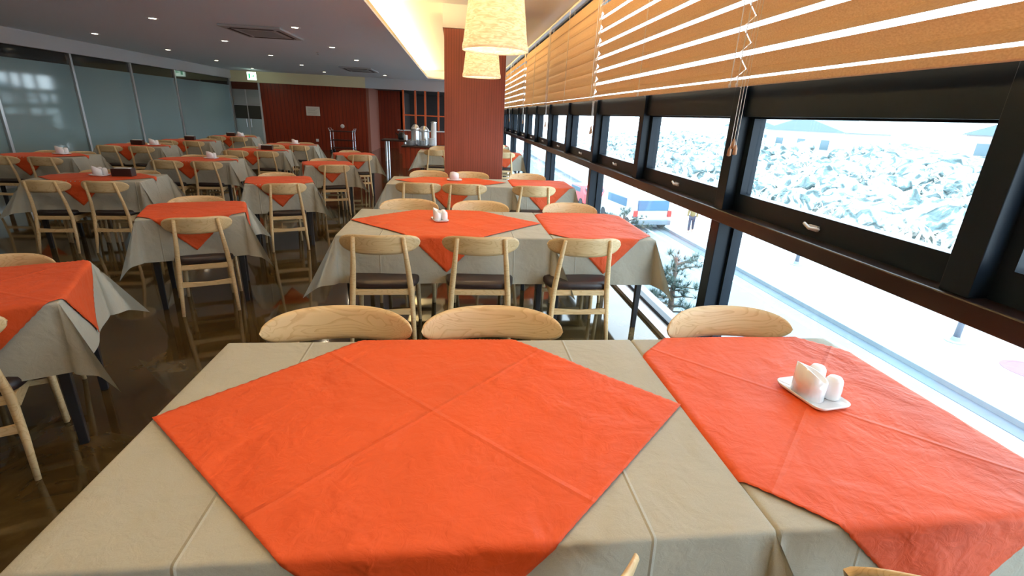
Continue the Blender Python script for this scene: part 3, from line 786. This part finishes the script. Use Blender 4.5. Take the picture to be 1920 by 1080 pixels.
for i, (x, y, lb) in enumerate([(-3.72, 6.0, 'dark wooden napkin box on the first wide table behind the aisle tables'),
                                (-3.66, 10.25, 'dark wooden napkin box on the third wide table behind the aisle tables'),
                                (-6.05, 10.35, 'dark wooden napkin box on the second table along the glass wall'),
                                (-5.98, 12.15, 'dark wooden napkin box on the third table along the glass wall'),
                                (-5.95, 14.2, 'dark wooden napkin box on the fourth table along the glass wall')]):
    c = bx0 if i == 0 else copy_tree(bx0)
    c.location = (x, y, ZT); c.rotation_euler = (0, 0, 0.1); tag(c, lb, 'napkin box', 'dark napkin boxes')

# ------------------------------------------------------------------ ceiling fittings
def ac_unit(x, y, sx, sy, label):
    r = empty('air_conditioner', (x, y, ZL), 0, label, 'air conditioner', 'ceiling cassette air conditioners')
    MB().box(-sx, sx, -sy, sy, -0.035, 0.0).build('panel', simple('grey_cassette_panel', (0.52, 0.50, 0.50), 0.6), r, bevel=0.012)
    MB().box(-sx * 0.55, sx * 0.55, -sy * 0.55, sy * 0.55, -0.042, -0.034).build('intake_grille', simple('grey_grille', (0.38, 0.36, 0.36), 0.7), r)
    for a, b, c, d in ((-sx * 0.7, sx * 0.7, sy * 0.74, sy * 0.84), (-sx * 0.7, sx * 0.7, -sy * 0.84, -sy * 0.74), (sx * 0.74, sx * 0.84, -sy * 0.7, sy * 0.7), (-sx * 0.84, -sx * 0.74, -sy * 0.7, sy * 0.7)):
        MB().box(a, b, c, d, -0.040, -0.034).build('air_vent', M['darkvoid'], r)
ac_unit(-3.16, 9.30, 0.46, 0.62, 'square cassette air conditioner in the low ceiling, the nearer one')
ac_unit(-2.92, 16.4, 0.46, 0.72, 'square cassette air conditioner in the low ceiling, the farther one')
for x, y, lb in ((-3.05, 12.2, 'small sprinkler head between the two air conditioners'), (-3.5, 5.3, 'small sprinkler head near the top edge of the low ceiling')):
    o = MB().lathe([(0.03, 0.0), (0.03, -0.006), (0.010, -0.008), (0.010, -0.035), (0.022, -0.038), (0.022, -0.042)], n=16).build('sprinkler', M['chrome'], smooth=True, loc=(x, y, ZL))
    tag(o, lb, 'sprinkler')
es = empty('exit_sign', (-7.12, YB - 1.0, 2.37), radians(-12), 'lit green and white exit sign hanging under the ceiling by the far left corner', 'exit sign')
MB().box(-0.16, 0.16, -0.02, 0.02, 0.0, 0.26).build('sign_box', M['exit_on'], es, bevel=0.006)
m_ = MB().box(-0.10, -0.04, -0.025, -0.02, 0.05, 0.21).box(0.0, 0.11, -0.025, -0.02, 0.12, 0.145).prism([(0.07, 0.09), (0.12, 0.1325), (0.07, 0.175)], 'y', -0.025, -0.02)
m_.build('exit_symbol', M['green'], es)
MB().tube([(0, 0, 0.26), (0, 0, ZL - 2.37)], 0.008, 8).build('hanger', M['alu'], es)

# ------------------------------------------------------------------ far wall things
nt_ = empty('wall_notice', (-5.42, YB - 0.002, 1.42), 0, 'small pale paper notice fixed on the red-brown far wall', 'notice')
MB().box(-0.25, 0.25, -0.012, 0.0, -0.165, 0.165).build('paper', M['paper'], nt_, bevel=0.002)
m_ = MB()
for k in range(6):
    m_.box(-0.19, 0.19 - 0.05 * (k % 3), -0.0135, -0.012, 0.10 - k * 0.042, 0.108 - k * 0.042)
m_.build('printed_lines', simple('grey_print', (0.35, 0.28, 0.24), 0.8), nt_)
o = MB().lathe([(0.075, 0.0), (0.075, 0.012), (0.05, 0.022), (0.0, 0.024)], n=24, cap1=False).build('wall_switch', M['white'], smooth=True)
o.rotation_euler = (pi / 2, 0, 0); o.location = (-4.37, YB, 0.92); tag(o, 'round white switch on the red-brown far wall above the trolley', 'switch')
o = MB().box(-0.05, 0.05, -0.012, 0, -0.05, 0.05).build('wall_socket', M['white'], bevel=0.004); o.location = (-5.35, YB, 0.36)
tag(o, 'white wall socket low on the red-brown far wall', 'socket')
cart = empty('serving_trolley', (-4.25, YB - 0.62, 0), 0, 'black wire service trolley against the red-brown far wall', 'trolley')
for x in (-0.40, 0.40):
    for y in (-0.22, 0.22):
        MB().tube([(x, y, 0.10), (x, y, 0.80)], 0.014, 8).build('post', M['steel'], cart)
        MB().lathe([(0.03, 0.0), (0.05, 0.02), (0.05, 0.07), (0.02, 0.10)], cx=x, cy=y, n=14).build('wheel', M['black'], cart)
for z in (0.14, 0.42, 0.74):
    MB().box(-0.42, 0.42, -0.24, 0.24, z, z + 0.03).build('shelf', M['darkbox'], cart, bevel=0.004)
for x in (-0.46, 0.46):
    MB().tube([(x * 0.87, -0.2, 0.70), (x, -0.2, 0.86), (x, 0.2, 0.86), (x * 0.87, 0.2, 0.70)], 0.012, 8).build('handle', M['steel'], cart)

sd = empty('side_table', (-1.98, 17.0, 0), 0, 'dark round-legged side table left of the buffet counter', 'table')
MB().box(-0.42, 0.45, -0.45, 0.45, 0.64, 0.69).build('tabletop', M['darkbox'], sd, bevel=0.006)
for x in (-0.28, 0.32):
    for y in (-0.3, 0.3):
        MB().tube([(x, y, 0.0), (x, y, 0.64)], 0.035, 12).build('leg', M['steel'], sd)
kt = empty('kettle', (-1.78, 16.95, 0.69), 0, 'dark kettle standing on the side table by the buffet', 'kettle')
MB().lathe([(0.10, 0), (0.12, 0.05), (0.11, 0.16), (0.07, 0.22), (0.02, 0.24)], n=24).build('kettle_body', M['black'], kt, smooth=True)
MB().tube([(-0.10, 0, 0.12), (-0.19, 0, 0.20)], [0.02, 0.012], 10).build('spout', M['black'], kt)
MB().tube([(-0.08, 0, 0.20), (-0.05, 0, 0.31), (0.06, 0, 0.31), (0.09, 0, 0.19)], 0.010, 8).build('handle', M['black'], kt)
o = MB().lathe([(0.055, 0), (0.06, 0.02), (0.06, 0.15), (0.05, 0.16)], n=20).build('white_jug', M['ceramic'], smooth=True); o.location = (-1.62, 16.62, 0.69)
tag(o, 'white jug on the side table in front of the kettle', 'jug')

bc = empty('buffet_counter', (-0.90, 15.1, 0), 0, 'red-brown wooden buffet counter beside the pillar', 'counter')
MB().box(-0.64, 0.90, -0.35, 0.35, 0.0, 0.60).build('counter_body', M['redpanel'], bc)
MB().box(-0.67, 0.93, -0.38, 0.38, 0.60, 0.64).build('worktop', M['darkbox'], bc, bevel=0.006)
def pot(x, y, r, h, lb, nm='soup_urn', mat='steel', z=0.64):
    t = empty(nm, (x, y, z), 0, lb, nm.replace('_', ' '))
    MB().lathe([(r * 0.8, 0), (r, 0.03), (r, h * 0.66)], n=28).build('body', M[mat], t, smooth=False)
    MB().lathe([(r * 1.03, h * 0.66), (r * 0.95, h * 0.78), (r * 0.5, h * 0.92), (r * 0.12, h * 0.95)], n=28).build('lid', M[mat], t, smooth=True)
    MB().tube([(-0.03, 0, h * 0.93), (0, 0, h), (0.03, 0, h * 0.93)], 0.01, 8).build('lid_knob', M['black'], t)
    return t
pot(-1.19, 15.15, 0.13, 0.62, 'tall steel soup urn on the buffet counter, left one')
pot(-0.95, 15.25, 0.15, 0.58, 'tall steel soup urn on the buffet counter, right one')
ordn9 = ['first', 'second', 'third', 'fourth', 'fifth', 'sixth', 'seventh', 'eighth', 'ninth', 'tenth']
# stacks of plates and bowls
def stack(x, y, r, n, lb, bowl=False, z=0.64):
    for k in range(n):
        zz = z + 0.001 + k * (0.032 if bowl else 0.016)
        pr = [(r * 0.45, 0), (r * 0.6, 0.004), (r * (0.95), 0.03 if bowl else 0.014), (r, 0.036 if bowl else 0.018), (r * 0.9, 0.031 if bowl else 0.016), (r * 0.4, 0.008)]
        o = MB().lathe(pr, n=24).build('bowl' if bowl else 'plate', M['ceramic'], smooth=True); o.location = (x, y, zz)
        q = n - 1 - k
        tag(o, ('topmost' if q == 0 else ordn9[q] + ' from top') + ' of the ' + lb, 'bowl' if bowl else 'plate', lb)
stack(-1.30, 14.90, 0.15, 8, 'white plates stacked at the left end of the buffet counter')
stack(-0.98, 14.92, 0.15, 10, 'white plates stacked in the middle of the buffet counter')
stack(-0.71, 14.88, 0.11, 7, 'white bowls nested on the buffet counter right of the plates', True)
cd_ = empty('cup_dispenser', (-0.66, 15.2, 0.64), 0, 'tall white cup dispenser tube on the buffet counter beside the pillar', 'cup dispenser')
MB().lathe([(0.075, 0), (0.08, 0.02), (0.08, 0.62), (0.06, 0.64)], n=28).build('tube_body', M['white'], cd_, smooth=False)
MB().lathe([(0.085, 0.64), (0.085, 0.67), (0.03, 0.68)], n=28).build('tube_cap', M['steel'], cd_)
# orange wooden serving-hatch frame behind the buffet
hx = [(-1.95, YB - 0.3), (-1.54, YB - 0.3), (-1.14, YB - 0.3), (-0.69, YB - 0.3)]
hf = empty('serving_hatch', (-1.3, YB - 0.3, 0), 0, 'orange wooden post frame of the serving hatch behind the buffet', 'serving hatch')
MB().box(-0.9, 1.6, -0.12, 0.12, 0.0, 0.86).build('hatch_counter', M['redpanel'], hf)
MB().box(-0.94, 1.64, -0.16, 0.16, 0.86, 0.90).build('counter_top', M['stone'], hf, bevel=0.004)
for x in (-0.70, -0.25, 0.12, 0.62, 1.15):
    MB().box(x - 0.035, x + 0.035, -0.05, 0.05, 0.90, 2.33).build('post', M['orangewood'], hf, bevel=0.004)
MB().box(-0.74, 1.6, -0.04, 0.04, 1.42, 1.46).build('hatch_shelf', M['orangewood'], hf)

# ------------------------------------------------------------------ outside
G = -4.2
M['road'] = simple('pale_asphalt', (0.16, 0.205, 0.235), 0.9, var=0.10, vscale=1.2)
M['kerb'] = simple('kerb_stone', (0.20, 0.25, 0.28), 0.8, var=0.1)
M['gutter'] = simple('gutter_concrete', (0.075, 0.11, 0.14), 0.8, var=0.15)
M['paving'] = simple('pavement', (0.50, 0.52, 0.52), 0.85, var=0.12, vscale=2.0)
M['strip'] = simple('grey_paving_strip', (0.20, 0.25, 0.26), 0.85, var=0.2, vscale=3.0)
M['line'] = simple('road_line', (0.75, 0.78, 0.8), 0.8)
struct('street', MB().box(2.2, 11.5, -15, 90, G - 0.3, G), M['road'])
struct('gutter', MB().box(11.5, 11.95, -15, 90, G - 0.3, G + 0.01), M['gutter'])
struct('kerb', MB().box(11.95, 12.25, -15, 90, G - 0.3, G + 0.14), M['kerb'])
struct('paving_strip', MB().box(12.25, 13.7, -15, 90, G - 0.3, G + 0.12), M['strip'])
struct('pavement', MB().box(13.7, 22.5, -15, 90, G - 0.3, G + 0.12), M['paving'])
struct('road_line', MB().box(10.85, 11.0, -15, 90, G, G + 0.004), M['line'])
struct('facade', MB().box(XW + 0.17, XW + 0.30, Y0 - 3, YB + 8, G, -0.0), simple('facade_panel', (0.35, 0.36, 0.38), 0.6))
# tiles joints on pavement
m_ = MB()
for k in range(-4, 24): m_.box(13.7, 22.5, k * 3.0, k * 3.0 + 0.05, G + 0.12, G + 0.124)
struct('pavement_joints', m_, M['strip'])
def hillmat():
    m, nt, b = newmat('dry_hillside'); setc(b, 'Roughness', 0.95)
    tc = N(nt, 'ShaderNodeTexCoord')
    n = N(nt, 'ShaderNodeTexNoise', Scale=0.42, Detail=5.0, Roughness=0.6, Distortion=2.6); nt.links.new(tc.outputs['Object'], n.inputs['Vector'])
    c = ramp(nt, n.outputs['Fac'], [(0.36, (0.05, 0.08, 0.085)), (0.47, (0.13, 0.19, 0.20)), (0.54, (0.62, 0.62, 0.60)), (0.62, (0.20, 0.25, 0.25)), (0.75, (0.70, 0.68, 0.64))])
    nt.links.new(c, b.inputs['Base Color']); return m
M['hill'] = hillmat()
def hz(x, y):
    t = max(0, min(1, (x - 22.5) / 34)); return G + 0.1 + 5.2 * (t ** 0.8) * (0.75 + 0.3 * noise.noise(Vector((x * 0.07, y * 0.05, 3)))) + 0.55 * t ** 0.3 * noise.noise(Vector((x * 0.45, y * 0.45, 1)))
hill = MB().grid(lambda a, b: (22.5 + 45 * a, -20 + 150 * b, hz(22.5 + 45 * a, -20 + 150 * b)), 70, 160)
struct('hillside', hill, M['hill'], smooth=True)
def lump_mesh(seed):
    bm = bmesh.new(); bmesh.ops.create_icosphere(bm, subdivisions=3, radius=1.0)
    for v in bm.verts:
        d = v.co.normalized(); k = 1 + 0.35 * noise.noise(d * 2.1 + Vector((seed * 3.1, 0, 0))) + 0.22 * noise.noise(d * 6 + Vector((0, seed, 0)))
        v.co = d * k
    vs = [tuple(v.co) for v in bm.verts]; fs = [tuple(v.index for v in f.verts) for f in bm.faces]; bm.free(); return vs, fs
lumps = [lump_mesh(i) for i in range(4)]
mb = MB(); rnd = random.Random(3)
for k in range(420):
    x = 23.8 + 17 * rnd.random() ** 1.2; y = 0 + 90 * rnd.random(); r = 0.6 + 1.1 * rnd.random()
    vs, fs = lumps[k % 4]; n0 = len(mb.v); z = hz(x, y); ca, sa = cos(k), sin(k)
    mb.v += [(x + (a * ca - b * sa) * r, y + (a * sa + b * ca) * r, z + c * r * 0.8 + r * 0.3) for a, b, c in vs]
    mb.f += [tuple(n0 + i for i in f) for f in fs]
nscrub = len(mb.f)
# reeds / drooping pale blades
for k in range(2600):
    x = 23.0 + 16 * rnd.random() ** 1.4; y = 4 + 75 * rnd.random(); z = hz(x, y) + 0.15; a = rnd.random() * 2 * pi; L = 0.7 + 1.2 * rnd.random(); wd = 0.08 + 0.14 * rnd.random()
    dx, dy = cos(a), sin(a); n0 = len(mb.v)
    for q in range(4):
        t = q / 3; cx = x + dx * L * 0.7 * t * t; cy = y + dy * L * 0.7 * t * t; cz = z + L * (t - 0.35 * t * t)
        ww = wd * (1 - t * 0.8); mb.v += [(cx - dy * ww, cy + dx * ww, cz), (cx + dy * ww, cy - dx * ww, cz)]
    for q in range(3): b = n0 + 2 * q; mb.f.append((b, b + 1, b + 3, b + 2))
o = mb.build('hillside_scrub', M['hill']); o.data.materials.append(simple('dry_reed_leaf', (0.66, 0.66, 0.60), 0.9, var=0.3, vscale=2.0))
for p_ in o.data.polygons:
    if p_.index >= nscrub: p_.material_index = 1
tag(o, 'pale dry scrub, rocks and drooping grass covering the hillside outside the windows', 'scrub', kind='stuff')

# lamp posts by the pavement
def street_pole(x, y, lb):
    r = empty('street_post', (x, y, G + 0.12), 0, lb, 'street post', 'slim posts on the pavement')
    MB().tube([(0, 0, 0.0), (0, 0, 1.7)], [0.085, 0.075], 16).build('pole', simple('grey_pole', (0.10, 0.12, 0.16), 0.5), r, smooth=True)
    MB().lathe([(0.26, 0.0), (0.26, 0.03), (0.12, 0.05), (0.10, 0.16)], n=24).build('base_plate', M['kerb'], r)
street_pole(14.55, 11.3, 'slim grey street post seen under the right window, nearer the camera')
street_pole(15.0, 19.0, 'slim grey street post on the pavement, the farther one')
o = MB().lathe([(0.62, 0.0), (0.62, 0.012), (0.5, 0.016), (0.5, 0.012)], n=36).build('drain_cover', simple('purple_brown_cover', (0.16, 0.09, 0.14), 0.8, var=0.2)); o.location = (14.9, 9.55, G + 0.12)
tag(o, 'round purple-brown cover in the pavement at the right edge', 'drain cover')

# van
vn = empty('van', (10.7, 27.3, G), radians(8), 'white van with a blue rear window parked on the street', 'van')
out = [(-1.5, 0.35), (3.4, 0.35), (3.4, 1.0), (2.9, 1.15), (2.2, 1.9), (-1.4, 1.95), (-1.55, 1.3)]
MB().prism(out, 'x', -1.15, 1.15).build('van_body', simple('white_car_paint', (0.55, 0.58, 0.6), 0.3), vn, bevel=0.08, seg=3)
MB().box(-0.95, 0.95, -1.60, -1.50, 1.15, 1.72).build('rear_window', simple('blue_car_glass', (0.05, 0.13, 0.22), 0.1), vn, bevel=0.03)
MB().box(-1.17, 1.17, -0.6, 1.9, 1.2, 1.7).build('side_window', simple('blue_car_glass_side', (0.05, 0.13, 0.22), 0.1), vn, bevel=0.03)
MB().box(-1.16, 1.16, -1.66, -1.45, 0.35, 0.62).build('bumper', simple('grey_bumper', (0.12, 0.16, 0.2), 0.5), vn, bevel=0.04)
for x in (-1.05, 1.05):
    MB().box(x - 0.12, x + 0.12, -1.62, -1.5, 0.8, 1.15).build('tail_light', simple('red_light', (0.5, 0.05, 0.04), 0.3), vn, bevel=0.02)
    for y in (-0.85, 2.4):
        w_ = MB().lathe([(0.2, -0.11), (0.33, -0.11), (0.33, 0.11), (0.2, 0.11)], n=24).build('wheel', M['black'], vn); w_.rotation_euler = (0, pi / 2, 0); w_.location = (x, y, 0.33)
# red and white car farther back
rc = empty('car', (9.3, 34.5, G), radians(8), 'small red car parked left of the white van', 'car')
out = [(-2.0, 0.3), (2.0, 0.3), (2.05, 0.75), (1.1, 0.9), (0.6, 1.4), (-1.2, 1.45), (-1.9, 0.95)]
MB().prism(out, 'x', -0.82, 0.82).build('car_body', simple('red_car_paint', (0.50, 0.08, 0.09), 0.3), rc, bevel=0.06, seg=3)
MB().box(-0.84, 0.84, -1.1, 0.6, 0.98, 1.32).build('side_window', simple('car_glass', (0.06, 0.12, 0.16), 0.1), rc, bevel=0.03)
MB().box(-0.62, 0.62, -1.72, -1.45, 1.0, 1.32).build('rear_window', simple('car_glass_rear', (0.06, 0.12, 0.16), 0.1), rc, bevel=0.03)
for x in (-0.75, 0.75):
    for y in (-1.3, 1.3):
        w_ = MB().lathe([(0.18, -0.09), (0.3, -0.09), (0.3, 0.09), (0.18, 0.09)], n=24).build('wheel', M['black'], rc); w_.rotation_euler = (0, pi / 2, 0); w_.location = (x, y, 0.3)

# walking person on the pavement
def skin(name, verts, edges, rad, mat, parent, sub=2):
    me = bpy.data.meshes.new(name); me.from_pydata(verts, edges, []); o = bpy.data.objects.new(name, me); COL.objects.link(o); o.parent = parent
    md = o.modifiers.new('skin', 'SKIN'); md.use_smooth_shade = True
    if not me.skin_vertices:
        bm = bmesh.new(); bm.from_mesh(me); bm.verts.layers.skin.verify(); bm.to_mesh(me); bm.free()
    for i, r in enumerate(rad):
        me.skin_vertices[0].data[i].radius = r if isinstance(r, tuple) else (r, r)
    me.skin_vertices[0].data[0].use_root = True
    o.modifiers.new('sub', 'SUBSURF').levels = sub; o.modifiers['sub'].render_levels = sub
    me.materials.append(mat); return o
pe = empty('person', (12.9, 25.0, G + 0.12), radians(150), 'person in a tan jacket and dark trousers walking on the pavement', 'person')
bv = [(0, 0, 0.90), (0, 0, 1.12), (0, 0, 1.32), (0, 0, 1.42), (0, 0.01, 1.52), (0, 0.015, 1.61),
      (0.17, 0, 1.34), (0.23, 0.03, 1.10), (0.22, 0.12, 0.88), (0.22, 0.15, 0.80), (-0.17, 0, 1.34), (-0.23, -0.03, 1.10), (-0.22, 0.02, 0.86), (-0.22, 0.04, 0.78),
      (0.09, 0, 0.86), (0.09, 0.14, 0.48), (0.09, 0.12, 0.08), (0.09, 0.24, 0.03), (-0.09, 0, 0.86), (-0.09, -0.06, 0.48), (-0.09, -0.28, 0.12), (-0.09, -0.18, 0.04)]
be = [(0, 1), (1, 2), (2, 3), (3, 4), (4, 5), (2, 6), (6, 7), (7, 8), (8, 9), (2, 10), (10, 11), (11, 12), (12, 13), (0, 14), (14, 15), (15, 16), (16, 17), (0, 18), (18, 19), (19, 20), (20, 21)]
br = [0.13, 0.12, 0.14, 0.055, 0.085, 0.08, 0.055, 0.042, 0.032, 0.035, 0.055, 0.042, 0.032, 0.035, 0.085, 0.06, 0.042, 0.035, 0.085, 0.06, 0.042, 0.035]
skin('body', bv, be, br, simple('skin', (0.45, 0.26, 0.18), 0.6), pe)
jv = [(0, 0, 0.84), (0, 0, 1.10), (0, 0, 1.33), (0, 0, 1.42), (0.17, 0, 1.35), (0.235, 0.03, 1.10), (0.225, 0.11, 0.90), (-0.17, 0, 1.35), (-0.235, -0.03, 1.10), (-0.225, 0.02, 0.88)]
skin('jacket', jv, [(0, 1), (1, 2), (2, 3), (2, 4), (4, 5), (5, 6), (2, 7), (7, 8), (8, 9)], [0.17, 0.155, 0.165, 0.08, 0.08, 0.062, 0.052, 0.08, 0.062, 0.052], simple('tan_jacket', (0.20, 0.15, 0.06), 0.8), pe)
tv = [(0, 0, 0.88), (0.09, 0, 0.84), (0.09, 0.14, 0.48), (0.09, 0.12, 0.12), (-0.09, 0, 0.84), (-0.09, -0.06, 0.48), (-0.09, -0.26, 0.16)]
skin('trousers', tv, [(0, 1), (1, 2), (2, 3), (0, 4), (4, 5), (5, 6)], [0.15, 0.105, 0.078, 0.062, 0.105, 0.078, 0.062], simple('dark_trousers', (0.03, 0.05, 0.08), 0.8), pe)
MB().lathe([(0.0, 1.735), (0.05, 1.725), (0.088, 1.68), (0.092, 1.62), (0.07, 1.585)], cy=0.005, n=20, cap0=False, cap1=False).build('hair', simple('dark_hair', (0.02, 0.016, 0.014), 0.7), pe, smooth=True)

# pine below the window
def pine(x, y, lb, h=3.4, spread=1.3, seed=1):
    r_ = random.Random(seed)
    t = empty('pine_tree', (x, y, G), 0, lb, 'pine tree')
    MB().tube([(0, 0, 0), (0.08, 0.05, h * 0.5), (0, 0, h)], [0.12, 0.08, 0.03], 10).build('trunk', simple('bark', (0.10, 0.07, 0.055), 0.9), t, smooth=True)
    mb = MB(); ml = MB()
    for k in range(34):
        z = h * (0.35 + 0.62 * r_.random()); a = r_.random() * 2 * pi; L = spread * (1.15 - 0.6 * (z / h)) * (0.6 + 0.5 * r_.random())
        p0_ = Vector((0, 0, z)); p1 = Vector((cos(a) * L, sin(a) * L, z + 0.25 * L)); mb.tube([p0_, (p0_ + p1) / 2 + Vector((0, 0, 0.03)), p1], [0.025, 0.018, 0.008], 6)
        for c in range(7):
            q = p0_.lerp(p1, 0.4 + 0.6 * c / 6) + Vector((r_.uniform(-.12, .12), r_.uniform(-.12, .12), r_.uniform(-.02, .1)))
            for nn in range(26):
                aa = r_.random() * 2 * pi; ee = r_.uniform(-0.3, 1.1); d = Vector((cos(aa) * cos(ee), sin(aa) * cos(ee), sin(ee))) * r_.uniform(0.12, 0.2)
                sdv = Vector((-sin(aa), cos(aa), 0)) * 0.008; n0 = len(ml.v)
                ml.v += [tuple(q - sdv), tuple(q + sdv), tuple(q + d)]; ml.f.append((n0, n0 + 1, n0 + 2))
    mb.build('branches', simple('branch_bark', (0.10, 0.08, 0.06), 0.9), t); ml.build('needles', simple('pine_needles', (0.045, 0.085, 0.075), 0.8), t)
pine(5.0, 10.1, 'blue-green pine tree standing just below the window-side tables', 2.9, 1.0, 2)
pine(6.2, 17.2, 'blue-green pine tree on the street before the van', 2.6, 1.3, 5)

# houses beyond the hill
def house(x, y, w_, d_, h_, mat, lb, z=-2.0):
    t = empty('building', (x, y, z), radians(12), lb, 'building')
    MB().box(-d_ / 2, d_ / 2, -w_ / 2, w_ / 2, 0, h_).build('walls', mat, t)
    MB().prism([(-w_ / 2 - 0.4, h_), (w_ / 2 + 0.4, h_), (0, h_ + 1.8)], 'x', -d_ / 2 - 0.4, d_ / 2 + 0.4).build('roof', simple('grey_blue_roof', (0.13, 0.18, 0.22), 0.8), t)
    for yy in (-w_ * 0.3, 0, w_ * 0.3):
        for zz in ([1.0, 3.6] if h_ > 5 else [1.0]):
            MB().box(-d_ / 2 - 0.04, -d_ / 2, yy - 0.6, yy + 0.6, zz, zz + 1.2).build('window', simple('far_window', (0.08, 0.13, 0.16), 0.2), t)
wm = simple('white_house_wall', (0.55, 0.56, 0.56), 0.9); pm = simple('pinkish_house_wall', (0.5, 0.42, 0.40), 0.9)
house(52, 26, 10, 8, 3.0, wm, 'white house on the hill seen through the nearest upper window', -1.6)
house(58, 44, 9, 8, 3.0, pm, 'pinkish house on the hill seen through the upper windows', -1.2)
house(50, 64, 12, 8, 3.2, wm, 'white house on the hill farther along the window row', -1.8)
house(60, 92, 14, 9, 3.4, wm, 'white house on the hill farthest along the window row', -1.8)
